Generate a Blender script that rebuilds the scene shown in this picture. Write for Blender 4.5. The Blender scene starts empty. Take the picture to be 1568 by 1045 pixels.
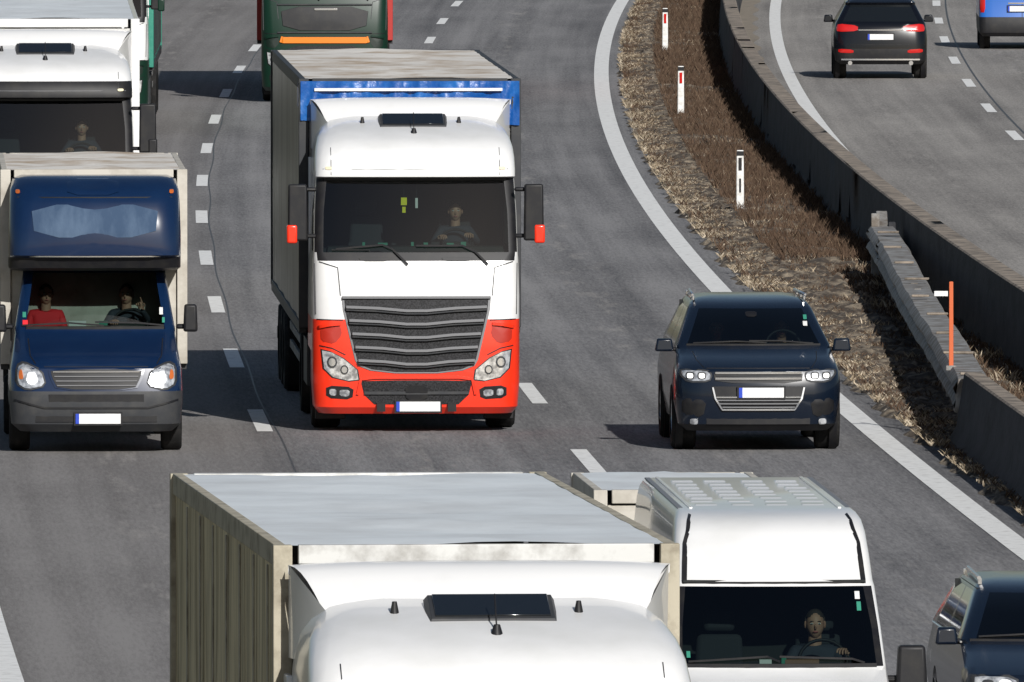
import bpy, math, random
import numpy as np
from mathutils import Vector, Matrix
random.seed(4); rng=np.random.default_rng(5)
scene=bpy.context.scene
rad=math.radians

# ------------------------------------------------------------------ materials
def _nt(name):
    m=bpy.data.materials.new(name); m.use_nodes=True
    nt=m.node_tree; nt.nodes.clear(); return m,nt,nt.nodes,nt.links
def mat(name,col,rough=.5,metal=0,coat=0,col2=None,nscale=3,nlo=.45,nhi=.7,bump=0,bscale=20,spec=.5,emit=0,stretch=None):
    m,nt,N,L=_nt(name)
    o=N.new('ShaderNodeOutputMaterial'); p=N.new('ShaderNodeBsdfPrincipled')
    L.new(p.outputs[0],o.inputs[0])
    p.inputs['Base Color'].default_value=(*col,1); p.inputs['Roughness'].default_value=rough
    p.inputs['Metallic'].default_value=metal; p.inputs['Coat Weight'].default_value=coat
    p.inputs['Coat Roughness'].default_value=.06; p.inputs['Specular IOR Level'].default_value=spec
    if emit: p.inputs['Emission Color'].default_value=(1,1,.95,1); p.inputs['Emission Strength'].default_value=emit
    tc=N.new('ShaderNodeTexCoord'); mp=N.new('ShaderNodeMapping'); L.new(tc.outputs['Object'],mp.inputs[0])
    if stretch: mp.inputs['Scale'].default_value=stretch
    if col2 is not None:
        n=N.new('ShaderNodeTexNoise'); n.inputs['Scale'].default_value=nscale; n.inputs['Detail'].default_value=7
        n.inputs['Roughness'].default_value=.62
        L.new(mp.outputs[0],n.inputs['Vector'])
        r=N.new('ShaderNodeValToRGB'); r.color_ramp.elements[0].position=nlo; r.color_ramp.elements[1].position=nhi
        r.color_ramp.elements[0].color=(*col,1); r.color_ramp.elements[1].color=(*col2,1)
        L.new(n.outputs['Fac'],r.inputs[0]); L.new(r.outputs[0],p.inputs['Base Color'])
    if bump:
        n=N.new('ShaderNodeTexNoise'); n.inputs['Scale'].default_value=bscale; n.inputs['Detail'].default_value=5
        L.new(mp.outputs[0],n.inputs['Vector'])
        b=N.new('ShaderNodeBump'); b.inputs['Strength'].default_value=bump; b.inputs['Distance'].default_value=.03
        L.new(n.outputs['Fac'],b.inputs['Height']); L.new(b.outputs[0],p.inputs['Normal'])
    return m
def glassmat(name,tint=(.42,.51,.49),refl=1.0):
    m,nt,N,L=_nt(name)
    o=N.new('ShaderNodeOutputMaterial'); mx=N.new('ShaderNodeMixShader'); t=N.new('ShaderNodeBsdfTransparent')
    g=N.new('ShaderNodeBsdfGlossy'); f=N.new('ShaderNodeFresnel'); f.inputs[0].default_value=1.65
    t.inputs[0].default_value=(*tint,1); g.inputs['Roughness'].default_value=.02
    g.inputs[0].default_value=(refl,refl,refl,1)
    L.new(f.outputs[0],mx.inputs[0]); L.new(t.outputs[0],mx.inputs[1]); L.new(g.outputs[0],mx.inputs[2]); L.new(mx.outputs[0],o.inputs[0])
    return m
def asphalt(name,c1,c2,tint,sp=.55):
    m,nt,N,L=_nt(name)
    o=N.new('ShaderNodeOutputMaterial'); p=N.new('ShaderNodeBsdfPrincipled'); L.new(p.outputs[0],o.inputs[0])
    p.inputs['Roughness'].default_value=.9; p.inputs['Specular IOR Level'].default_value=.2
    uv=N.new('ShaderNodeUVMap'); uv.uv_map='road'
    def noise(src,scale,sc3,detail=4,rough=.6):
        mp=N.new('ShaderNodeMapping'); mp.inputs['Scale'].default_value=sc3; L.new(src,mp.inputs[0])
        n=N.new('ShaderNodeTexNoise'); n.inputs['Scale'].default_value=scale; n.inputs['Detail'].default_value=detail
        n.inputs['Roughness'].default_value=rough; L.new(mp.outputs[0],n.inputs['Vector']); return n.outputs['Fac']
    fine=noise(uv.outputs[0],1.0,(24,1.5,1),4,.9)
    streak=noise(uv.outputs[0],1.0,(2.6,.025,1),5)
    patch=noise(uv.outputs[0],1.0,(.45,.07,1),6)
    spots=noise(uv.outputs[0],1.0,(3.4,.25,1),6,.75)
    def math_(op,a,b=None,v=None):
        n=N.new('ShaderNodeMath'); n.operation=op; L.new(a,n.inputs[0])
        if b is not None: L.new(b,n.inputs[1])
        elif v is not None: n.inputs[1].default_value=v
        return n.outputs[0]
    sep=N.new('ShaderNodeSeparateXYZ'); L.new(uv.outputs[0],sep.inputs[0])
    ph=math_('MULTIPLY',sep.outputs[0],v=2*math.pi/1.8); tr=math_('COSINE',ph)
    trk=math_('MULTIPLY',tr,v=-.06)
    a=math_('MULTIPLY',fine,v=1.5); b=math_('MULTIPLY',streak,v=.85); c=math_('MULTIPLY',patch,v=.85)
    s=math_('ADD',math_('ADD',a,b),c); s=math_('ADD',s,trk); s=math_('SUBTRACT',s,v=1.08)
    r=N.new('ShaderNodeValToRGB'); e=r.color_ramp.elements
    e[0].position=.2; e[0].color=(*c1,1); e[1].position=.8; e[1].color=(*c2,1)
    L.new(s,r.inputs[0])
    mr=N.new('ShaderNodeMapRange'); mr.inputs['From Min'].default_value=.4; mr.inputs['From Max'].default_value=-.5
    L.new(sep.outputs[0],mr.inputs['Value'])
    f=math_('MULTIPLY',mr.outputs[0],v=.36)
    mx=N.new('ShaderNodeMix'); mx.data_type='RGBA'; L.new(f,mx.inputs[0]); L.new(r.outputs[0],mx.inputs[6])
    mx.inputs[7].default_value=(*tint,1)
    rs=N.new('ShaderNodeValToRGB'); rs.color_ramp.elements[0].position=.52; rs.color_ramp.elements[1].position=.72
    L.new(spots,rs.inputs[0])
    mid=math_('COSINE',math_('MULTIPLY',math_('ADD',sep.outputs[0],v=-1.8),v=2*math.pi/3.6))
    mid=math_('MAXIMUM',math_('POWER',math_('MAXIMUM',mid,v=0.0),v=3.0),v=.10)
    f2=math_('MULTIPLY',math_('MULTIPLY',rs.outputs[0],mid),v=sp)
    mx2=N.new('ShaderNodeMix'); mx2.data_type='RGBA'; L.new(f2,mx2.inputs[0]); L.new(mx.outputs[2],mx2.inputs[6])
    mx2.inputs[7].default_value=(.36,.34,.315,1)
    L.new(mx2.outputs[2],p.inputs['Base Color'])
    return m
def islandmat(name,cols,rough=.9):
    m,nt,N,L=_nt(name)
    o=N.new('ShaderNodeOutputMaterial'); p=N.new('ShaderNodeBsdfPrincipled'); L.new(p.outputs[0],o.inputs[0])
    p.inputs['Roughness'].default_value=rough; p.inputs['Specular IOR Level'].default_value=.1
    g=N.new('ShaderNodeNewGeometry'); r=N.new('ShaderNodeValToRGB'); e=r.color_ramp.elements
    while len(e)<len(cols): e.new(.5)
    for i,c in enumerate(cols): e[i].position=i/(len(cols)-1); e[i].color=(*c,1)
    L.new(g.outputs['Random Per Island'],r.inputs[0]); L.new(r.outputs[0],p.inputs['Base Color'])
    return m

M={}
M['asph']=asphalt('asphalt',(.094,.093,.097),(.255,.25,.25),(.22,.198,.178),.7)
M['asph2']=asphalt('asphalt_opposite',(.15,.142,.135),(.33,.313,.292),(.16,.15,.14),.8)
M['mark']=mat('road_paint',(.78,.78,.76),.7,col2=(.46,.45,.43),nscale=7,nlo=.5,nhi=.75)
M['seam']=mat('bitumen_seam',(.06,.06,.06),.5)
M['soil']=mat('median_soil',(.05,.038,.028),.95,col2=(.25,.205,.15),nscale=5,nlo=.46,nhi=.64,bump=1,bscale=15,stretch=(1,.6,1))
M['ground']=mat('ground_soil',(.12,.11,.06),.95,col2=(.2,.16,.09),nscale=.3)
M['sand']=mat('sandy_verge',(.25,.215,.17),.95,col2=(.14,.12,.10),nscale=4,bump=.5)
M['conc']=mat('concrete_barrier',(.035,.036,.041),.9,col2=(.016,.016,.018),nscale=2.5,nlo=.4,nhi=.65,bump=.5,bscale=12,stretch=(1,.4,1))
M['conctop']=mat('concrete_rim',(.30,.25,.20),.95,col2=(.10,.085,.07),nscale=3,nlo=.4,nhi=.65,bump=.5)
M['galv']=mat('galvanised_steel',(.29,.29,.285),.65,metal=.1,col2=(.13,.11,.09),nscale=4,nlo=.4,nhi=.62,bump=.3)
M['white']=mat('white_paint',(.735,.735,.73),.32,coat=.6,col2=(.66,.66,.645),nscale=1.3)
M['red']=mat('red_paint',(.85,.035,.010),.32,coat=.5)
M['navy']=mat('navy_paint',(.0035,.015,.050),.26,coat=.6,col2=(.005,.019,.058),nscale=2,spec=.3)
M['blk']=mat('black_plastic',(.010,.010,.012),.5,col2=(.02,.019,.018),nscale=6,spec=.3)
M['dkgrey']=mat('dark_grey_plastic',(.032,.034,.038),.55,col2=(.05,.05,.05),nscale=5,spec=.3)
M['grey']=mat('grey_plastic',(.17,.172,.18),.45)
M['silver']=mat('silver_trim',(.7,.71,.73),.22,metal=.9)
M['lens']=mat('headlamp_reflector',(.78,.80,.82),.18,metal=.5,coat=1,col2=(.28,.29,.31),nscale=14,nlo=.4,nhi=.6)
M['lamp']=mat('lit_lamp',(.9,.9,.88),.2,emit=1.6)
M['rubber']=mat('tyre_rubber',(.014,.014,.014),.85,col2=(.035,.032,.03),nscale=8,spec=.2)
M['plate']=mat('number_plate',(.72,.72,.72),.45)
M['euro']=mat('plate_blue',(.01,.05,.45),.45)
M['glass']=glassmat('windscreen_glass')
M['glassdk']=mat('tinted_glass',(.008,.010,.012),.05,coat=.6)
M['bluetarp']=mat('blue_tarpaulin',(.004,.075,.30),.36,coat=.2,bump=.9,bscale=5,col2=(.012,.13,.42),nscale=4)
M['curtain']=mat('grey_curtain',(.075,.078,.085),.36,col2=(.19,.19,.185),nscale=1.5,bump=.3,bscale=3,stretch=(1,1,.25))
M['olive']=mat('weathered_curtain',(.66,.56,.35),.6,col2=(.22,.17,.09),nscale=3.0,nlo=.42,nhi=.70,bump=.3,bscale=3,stretch=(1,2.2,.22))
M['oliveframe']=mat('weathered_frame',(.42,.38,.29),.6,col2=(.2,.17,.12),nscale=4)
M['roofdirty']=mat('dirty_trailer_roof',(.68,.65,.60),.75,col2=(.38,.29,.20),nscale=1.3,nlo=.45,nhi=.68,bump=.6,bscale=3)
M['roofgrey']=mat('grey_trailer_roof',(.68,.72,.74),.6,col2=(.54,.56,.57),nscale=.9,nlo=.4,nhi=.7,bump=.4,bscale=2)
M['frame']=mat('trailer_frame',(.60,.60,.58),.45,col2=(.3,.29,.27),nscale=4)
M['beige']=mat('beige_panel',(.50,.47,.41),.6,col2=(.34,.31,.26),nscale=3)
M['green']=mat('dark_green_paint',(.004,.024,.014),.4,coat=.12,spec=.3)
M['teal']=mat('teal_tarpaulin',(.015,.20,.14),.5,bump=.4,bscale=4)
M['orange']=mat('orange_paint',(.75,.20,.01),.45)
M['stake']=mat('stake_orange',(.55,.11,.03),.6)
M['redtarp']=mat('red_tarpaulin',(.38,.02,.015),.5)
M['dkmet']=mat('dark_metallic_paint',(.004,.008,.017),.24,coat=.5,spec=.3)
M['blackp']=mat('black_paint',(.004,.005,.008),.22,coat=.5,spec=.3)
M['skyblue']=mat('blue_paint',(.015,.11,.42),.3,coat=.6)
M['taill']=mat('tail_lamp',(.5,.01,.008),.2,coat=1)
M['int']=mat('cabin_trim',(.010,.012,.012),.8)
M['int2']=mat('seat_fabric',(.022,.024,.028),.9)
M['skin']=mat('skin',(.42,.23,.16),.6,col2=(.34,.17,.12),nscale=15)
M['hair']=mat('hair',(.03,.02,.014),.7)
M['redsh']=mat('red_shirt',(.7,.02,.03),.8)
M['darksh']=mat('dark_shirt',(.03,.035,.05),.85)
M['greysh']=mat('grey_shirt',(.18,.19,.2),.85)
M['eye']=mat('eye_white',(.7,.7,.7),.3); M['lips']=mat('lips',(.35,.1,.09),.5)
M['yellow']=mat('yellow_pennant',(.9,.8,.02),.6); M['paper']=mat('paper',(.7,.7,.68),.7)
M['greenst']=mat('vignette_sticker',(.04,.25,.17),.5)
M['amber']=mat('amber_lamp',(.5,.12,.02),.3,coat=1)
M['cream']=mat('marker_lamp',(.8,.72,.5),.3,coat=1)
M['dry']=islandmat('dead_grass',[(.042,.028,.020),(.105,.068,.046),(.065,.042,.029),(.15,.105,.070)])
M['straw']=islandmat('straw_grass',[(.42,.34,.24),(.20,.155,.10),(.55,.47,.36),(.10,.075,.05)])
M['stone']=islandmat('pebbles',[(.24,.22,.19),(.44,.40,.34),(.10,.09,.08)])
M['rubble']=islandmat('rubble_stones',[(.10,.082,.065),(.26,.21,.16),(.05,.04,.032),(.17,.135,.10)])
M['postw']=mat('delineator_plastic',(.74,.74,.72),.5,col2=(.5,.48,.44),nscale=9)
M['wmesh']=mat('grille_mesh',(.012,.012,.013),.6,col2=(.035,.035,.038),nscale=60,nlo=.45,nhi=.55,spec=.2)
M['podwin']=mat('pod_window',(.045,.075,.13),.8,col2=(.095,.14,.21),nscale=3,stretch=(1,1,.3),spec=.08)

# ------------------------------------------------------------------ mesh tools
def link(ob,parent=None):
    scene.collection.objects.link(ob)
    if parent is not None: ob.parent=parent
    return ob
def empty(name,loc,rot=0):
    e=bpy.data.objects.new(name,None); e.location=loc; e.rotation_euler=(0,0,rot); e.empty_display_size=.3
    return link(e)
import bmesh
class MB:
    def __init__(s): s.v=[];s.f=[];s.m=[];s.mats=[]
    def mi(s,m):
        if m not in s.mats: s.mats.append(m)
        return s.mats.index(m)
    def add(s,vs,fs,m):
        o=len(s.v); s.v+=[tuple(p) for p in vs]; k=s.mi(m)
        s.f+=[tuple(i+o for i in f) for f in fs]; s.m+=[k]*len(fs); return s
    def box(s,c,d,m,rot=None,top=None):
        hx,hy,hz=d[0]/2,d[1]/2,d[2]/2; tx,ty=(top if top else (1,1)); vs=[]
        for z,sx,sy in((-hz,1,1),(hz,tx,ty)):
            for x,y in((-hx,-hy),(hx,-hy),(hx,hy),(-hx,hy)): vs.append(Vector((x*sx,y*sy,z)))
        if rot: 
            R=Matrix.Rotation(rot[2],3,'Z')@Matrix.Rotation(rot[1],3,'Y')@Matrix.Rotation(rot[0],3,'X'); vs=[R@v for v in vs]
        vs=[v+Vector(c) for v in vs]
        return s.add(vs,[(3,2,1,0),(4,5,6,7),(0,1,5,4),(1,2,6,5),(2,3,7,6),(3,0,4,7)],m)
    def cyl(s,p0,p1,r0,m,r1=None,n=16):
        r1=r0 if r1 is None else r1; p0=Vector(p0);p1=Vector(p1); d=(p1-p0).normalized()
        u=d.orthogonal().normalized(); w=d.cross(u); vs=[]
        for p,r in((p0,r0),(p1,r1)):
            for i in range(n): a=2*math.pi*i/n; vs.append(p+u*r*math.cos(a)+w*r*math.sin(a))
        fs=[(i,(i+1)%n,n+(i+1)%n,n+i) for i in range(n)]+[tuple(range(n-1,-1,-1)),tuple(range(n,2*n))]
        return s.add(vs,fs,m)
    def sph(s,c,r,m,n=14,k=9,fn=None):
        vs=[];fs=[]
        for j in range(k+1):
            t=math.pi*j/k
            for i in range(n):
                a=2*math.pi*i/n; p=Vector((math.sin(t)*math.cos(a),math.sin(t)*math.sin(a),math.cos(t)))
                p=Vector((p.x*r[0],p.y*r[1],p.z*r[2]))
                if fn: p=fn(p)
                vs.append(p+Vector(c))
        for j in range(k):
            for i in range(n): fs.append((j*n+i,(j+1)*n+i,(j+1)*n+(i+1)%n,j*n+(i+1)%n))
        return s.add(vs,fs,m)
    def lathe(s,c,prof,m,n=28):
        vs=[];fs=[];k=len(prof)
        for i in range(n):
            a=2*math.pi*i/n
            for x,r in prof: vs.append((c[0]+x,c[1]+r*math.cos(a),c[2]+r*math.sin(a)))
        for i in range(n):
            for j in range(k-1): fs.append((i*k+j,i*k+j+1,((i+1)%n)*k+j+1,((i+1)%n)*k+j))
        return s.add(vs,fs,m)
    def torus(s,c,R,r,m,tilt=0,n=24,k=8):
        vs=[];fs=[]; T=Matrix.Rotation(tilt,3,'X')
        for i in range(n):
            a=2*math.pi*i/n
            for j in range(k):
                b=2*math.pi*j/k; p=Vector(((R+r*math.cos(b))*math.cos(a),(R+r*math.cos(b))*math.sin(a),r*math.sin(b)))
                vs.append(T@p+Vector(c))
        for i in range(n):
            for j in range(k): fs.append((i*k+j,((i+1)%n)*k+j,((i+1)%n)*k+(j+1)%k,i*k+(j+1)%k))
        return s.add(vs,fs,m)
    def build(s,name,parent=None,bevel=0,ang=38,seg=2,sub=0,loc=None):
        me=bpy.data.meshes.new(name); me.from_pydata(s.v,[],s.f)
        for m in s.mats: me.materials.append(m)
        me.polygons.foreach_set('material_index',s.m)
        bm=bmesh.new(); bm.from_mesh(me)
        bmesh.ops.remove_doubles(bm,verts=bm.verts,dist=1e-5)
        bmesh.ops.recalc_face_normals(bm,faces=bm.faces); bm.to_mesh(me); bm.free()
        me.polygons.foreach_set('use_smooth',[True]*len(me.polygons)); me.set_sharp_from_angle(angle=rad(ang))
        ob=link(bpy.data.objects.new(name,me),parent)
        if bevel:
            b=ob.modifiers.new('b','BEVEL'); b.width=bevel; b.segments=seg; b.limit_method='ANGLE'; b.angle_limit=rad(ang); b.harden_normals=False
        if loc: ob.location=loc
        return ob

class Body:
    FX=(0,.2,.4,.6,.8,1.0)
    def __init__(s,rows,side=(.12,.45,.5,.88),rr=.12): 
        s.rows=[tuple(r)+(rr,) for r in rows]; s.side=side; s.A=np.array(s.rows)
    def par(s,z): return [float(np.interp(z,s.A[:,0],s.A[:,k])) for k in range(1,7)]
    def F(s,x,z):
        w,yf,yr,r,bow,rr=s.par(z); xi=w-r; ax=min(abs(x),w)
        if ax<=xi: return yf+bow*(ax/w)**2
        return yf+bow*(xi/w)**2+r*(1-math.sqrt(max(0,1-((ax-xi)/r)**2)))
    def W(s,z): return s.par(z)[0]
    def contour(s,row):
        z,w,yf,yr,r,bow,rr=row; xi=w-r; p=[]
        for f in s.FX: x=f*xi; p.append((x,yf+bow*(x/w)**2))
        y1=p[-1][1]
        for a in (22.5,45,67.5,90): a=rad(a); p.append((xi+r*math.sin(a),y1+r*(1-math.cos(a))))
        ys=y1+r; ye=max(yr-rr,ys+.02)
        for f in s.side: p.append((w,ys+(ye-ys)*f))
        p.append((w,ye))
        for a in (30,60,90): a=rad(a); p.append((w-rr+rr*math.cos(a),ye+rr*math.sin(a)))
        for f in (.66,.33,0): p.append(((w-rr)*f,ye+rr))
        return p
    def mesh(s,name,parent,matfn,ang=32):
        mb=MB(); loops=[]; nh=None
        for row in s.rows:
            h=s.contour(row); nh=len(h); full=h+[(-x,y) for x,y in h[-2:0:-1]]
            loops.append([(x,y,row[0]) for x,y in full])
        n=len(loops[0])
        for i in range(len(loops)-1):
            for j in range(n):
                k=(j+1)%n; seg=j if j<nh-1 else n-1-j
                a,b=loops[i],loops[i+1]
                mb.add([a[j],a[k],b[k],b[j]],[(0,1,2,3)],matfn(i,seg))
        mb.add(loops[0],[tuple(range(n))],matfn(0,0)); mb.add(loops[-1],[tuple(range(n))],matfn(len(loops)-2,20))
        return mb.build(name,parent,ang=ang)
def chaikin(p,it=2):
    for _ in range(it):
        q=[]
        for i in range(len(p)):
            a=p[i];b=p[(i+1)%len(p)]
            q.append((a[0]*.8+b[0]*.2,a[1]*.8+b[1]*.2)); q.append((a[0]*.2+b[0]*.8,a[1]*.2+b[1]*.8))
        p=q
    return p
def patch(mb,B,pts,off,m,both=False,it=2,K=5,rim=.03):
    for sg in ((1,-1) if both else (1,)):
        p=chaikin([(x*sg,z) for x,z in pts],it) if it else dens([(x*sg,z) for x,z in pts])
        cx=sum(a for a,_ in p)/len(p); cz=sum(b for _,b in p)/len(p); n=len(p); vs=[(cx,B.F(cx,cz)-off,cz)]
        for k in range(1,K+1):
            t=k/K
            for x,z in p: X=cx+(x-cx)*t; Z=cz+(z-cz)*t; vs.append((X,B.F(X,Z)-off,Z))
        for x,z in p: vs.append((x,B.F(x,z)-off+rim,z))
        fs=[(0,1+i,1+(i+1)%n) for i in range(n)]
        for k in range(K):
            o=1+k*n
            for i in range(n): fs.append((o+i,o+(i+1)%n,o+n+(i+1)%n,o+n+i))
        mb.add(vs,fs,m)
def dens(p,s=6):
    q=[]
    for i in range(len(p)):
        a=p[i];b=p[(i+1)%len(p)]
        for k in range(s): t=k/s; q.append((a[0]*(1-t)+b[0]*t,a[1]*(1-t)+b[1]*t))
    return q
def ribbon(mb,B,pts,h,off,m,both=False,th=.03,n=6):
    for sg in ((1,-1) if both else (1,)):
        q=[]
        for i in range(len(pts)-1):
            for k in range(n+(i==len(pts)-2)):
                t=k/n; q.append(((pts[i][0]*(1-t)+pts[i+1][0]*t)*sg,pts[i][1]*(1-t)+pts[i+1][1]*t))
        vs=[]
        for i,(x,z) in enumerate(q):
            a=q[max(0,i-1)];b=q[min(len(q)-1,i+1)]; dx,dz=b[0]-a[0],b[1]-a[1]; l=math.hypot(dx,dz) or 1
            nx,nz=-dz/l*h/2,dx/l*h/2; y=B.F(x,z)
            vs+=[(x-nx,y-off,z-nz),(x+nx,y-off,z+nz),(x+nx,y-off+th,z+nz),(x-nx,y-off+th,z-nz)]
        fs=[(0,1,2,3),tuple(len(vs)-4+i for i in (3,2,1,0))]
        for i in range(len(q)-1):
            o=4*i
            for j in range(4): fs.append((o+j,o+(j+1)%4,o+4+(j+1)%4,o+4+j))
        mb.add(vs,fs,m)
def wheel(mb,x,y,r,w,rim=None,sg=1):
    rim=rim or M['silver']
    mb.lathe((x,y,r),[(-w/2,r*.6),(-w/2,r*.93),(-w*.38,r),(w*.38,r),(w/2,r*.93),(w/2,r*.6)],M['rubber'])
    mb.lathe((x,y,r),[(-w*.42,.001),(-w*.40,r*.25),(-w*.28,r*.5),(-w*.46,r*.61)],rim)
    mb.lathe((x,y,r),[(w*.42,.001),(w*.40,r*.25),(w*.28,r*.5),(w*.46,r*.61)],rim)
def plate(mb,B,x,z,w=.52,h=.115,off=.03):
    y=B.F(x,z)-off
    mb.box((x,y+.012,z),(w+.04,.02,h+.04),M['blk']); mb.box((x,y,z),(w,.012,h),M['plate'])
    mb.box((x-w/2+.02,y-.007,z),(.04,.006,h),M['euro'])

# ------------------------------------------------------------------ people
def hand(parent,loc,M3,curl=.9,point=False,left=False,name='hand'):
    sx=-1 if left else 1
    v=[(0,0,0),(0,.045,0)];e=[(0,1)];r=[.024,.03]
    for i,(bx,ln) in enumerate(((-.033,.072),(-.011,.08),(.011,.075),(.032,.06))):
        c=.12 if(point and i==0) else curl
        p=[bx,.085,0]; v.append(tuple(p)); r.append(.013); e.append((1,len(v)-1)); a=0
        for k,f in enumerate((.45,.3,.25)):
            a+=c*(.8 if k==0 else 1); p=[p[0]+bx*.06,p[1]+math.cos(a)*ln*f,p[2]-math.sin(a)*ln*f]
            v.append(tuple(p)); r.append(.0095-.0008*k); e.append((len(v)-2,len(v)-1))
    v.append((-.03,.025,-.008)); r.append(.014); e.append((0,len(v)-1))
    v.append((-.052,.055,-.02)); r.append(.0115); e.append((len(v)-2,len(v)-1))
    v.append((-.048,.082,-.035)); r.append(.0095); e.append((len(v)-2,len(v)-1))
    v=[tuple(M3@Vector((x*sx,y,z))+Vector(loc)) for x,y,z in v]
    return skin(name,parent,v,e,r,M['skin'])
def skin(name,parent,v,e,r,m,sub=1):
    me=bpy.data.meshes.new(name); me.from_pydata(v,e,[]); me.materials.append(m)
    ob=link(bpy.data.objects.new(name,me),parent)
    md=ob.modifiers.new('skin','SKIN'); md.use_smooth_shade=True
    for i,sv in enumerate(me.skin_vertices[0].data): sv.radius=(r[i],r[i]) if not isinstance(r[i],tuple) else r[i]; sv.use_root=(i==0)
    s=ob.modifiers.new('sub','SUBSURF'); s.levels=sub; s.render_levels=sub
    return ob
def person(parent,name,o,shirt,hl=(-.17,-.42,.42),hr=(.17,-.42,.42),turn=0,point=False,hair=None,long=False):
    O=Vector(o)
    g=bpy.data.objects.new(name,None); link(g,parent); g.location=O
    hl=Vector(hl);hr=Vector(hr)
    v=[(0,0,.08),(0,-.01,.28),(0,-.03,.44),(0,-.03,.57),(-.17,-.03,.53),(.17,-.03,.53)]
    el=(Vector((-.17,-.03,.53))+hl)/2+Vector((-.09,.05,-.12)); er=(Vector((.17,-.03,.53))+hr)/2+Vector((.09,.05,-.12))
    v+=[tuple(el),tuple(er),tuple(hl),tuple(hr)]
    v+=[(-.1,-.03,.06),(.1,-.03,.06),(-.14,-.46,.12),(.14,-.46,.12),(-.14,-.52,-.3),(.14,-.52,-.3),(-.14,-.66,-.34),(.14,-.66,-.34)]
    e=[(0,1),(1,2),(2,3),(2,4),(2,5),(4,6),(5,7),(6,8),(7,9),(0,10),(0,11),(10,12),(11,13),(12,14),(13,15),(14,16),(15,17)]
    r=[(.16,.12),(.15,.11),(.17,.12),.075,.07,.07,.048,.048,.03,.03,.095,.095,.07,.07,.045,.045,.035,.03]
    skin('body',g,v,e,r,shirt)
    for hp,ep,lf in((hl,el,True),(hr,er,False)):
        pt=point and not lf
        d=(hp-ep).normalized()
        if pt: d=Vector((-.35,-.35,.87)).normalized()
        up=Vector((0,0,1)) if not pt else Vector((0,1,0)); x=d.cross(up).normalized(); z=x.cross(d)
        M3=Matrix((x,d,z)).transposed()
        hand(g,hp,M3,curl=.75 if not pt else 1.1,point=pt,left=lf,name='left_hand' if lf else 'right_hand')
    mb=MB(); T=Matrix.Rotation(turn,3,'Z'); c=Vector((0,-.05,.76))
    mb.cyl((0,-.025,.55),(0,-.04,.70),.06,M['skin'],.054,14)
    def jaw(p):
        if p.z<0: t=-p.z/.12; p=Vector((p.x*(1-.32*t*t),p.y*(1-.12*t)-.012*t,p.z))
        return T@p
    mb.sph(c,(.076,.096,.12),M['skin'],20,14,jaw)
    def hf(p):
        if p.y<-.02: p=Vector((p.x,p.y*.86 if p.z>.045 else p.y*.35,max(p.z,.055)))
        elif not long: p=Vector((p.x,p.y,max(p.z,-.05)))
        return T@p
    mb.sph(c+Vector((0,.008,.012)),(.086,.104,.122 if not long else .15),hair or M['hair'],20,14,hf)
    def P(x,y,z): return c+T@Vector((x,y,z))
    mb.sph(P(0,-.1,-.012),(.012,.02,.026),M['skin'],8,6)
    for sx in(-1,1):
        mb.sph(P(sx*.03,-.086,.012),(.014,.008,.008),M['eye'],8,6); mb.sph(P(sx*.03,-.093,.012),(.006,.004,.006),M['hair'],6,5)
        mb.sph(P(sx*.03,-.088,.032),(.018,.006,.004),M['hair'],8,5); mb.sph(P(sx*.08,.0,0),(.012,.02,.032),M['skin'],8,6)
    mb.sph(P(0,-.09,-.055),(.024,.008,.007),M['lips'],8,6)
    mb.build('head',g,ang=60)
    return g
def cabin(parent,w,ydash,zdash,yseat,zfloor,zceil,yback,xs,zs,wheelx=None,ysl=None):
    mb=MB(); t=.02
    mb.box((0,yback,(zfloor+zceil)/2),(2*w,t,zceil-zfloor),M['int'])
    for s in(-1,1): mb.box((s*w,(ydash+yback)/2,(zfloor+zdash)/2),(t,yback-ydash,zdash-zfloor-.03),M['int'])
    mb.box((0,(ydash+yback)/2,zfloor),(2*w,yback-ydash,t),M['int'])
    ys=ysl if ysl else yseat-.1
    mb.box((0,(ys+yback)/2,zceil),(2*w-.1,yback-ys,t),M['int'])
    mb.build('cabin_liner',parent)
    mb=MB(); mb.box((0,ydash+.2,zdash-.09),(2*w-.06,.5,.16),M['int'],top=(.97,.75))
    mb.box((0,ydash+.42,zdash-.2),(2*w-.1,.12,.3),M['int'])
    if wheelx is not None:
        mb.box((wheelx,ydash+.36,zdash+.0),(.34,.16,.07),M['int'],top=(.8,.8))
        mb.torus((wheelx,ydash+.56,zdash+.0),.2,.016,M['blk'],tilt=rad(60)); mb.box((wheelx,ydash+.57,zdash+.0),(.36,.03,.06),M['blk']); mb.cyl((wheelx,ydash+.35,zdash-.1),(wheelx,ydash+.56,zdash),.04,M['blk'])
    mb.build('dashboard',parent,bevel=.02)
    mb=MB()
    for x in xs:
        mb.box((x,yseat-.12,zs-.06),(.48,.5,.14),M['int2']); mb.box((x,yseat+.2,zs+.3),(.46,.13,.62),M['int2'],rot=(rad(-8),0,0),top=(.8,1)); mb.box((x,yseat+.27,zs+.72),(.26,.1,.18),M['int2'])
    mb.build('seats',parent,bevel=.04)

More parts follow.
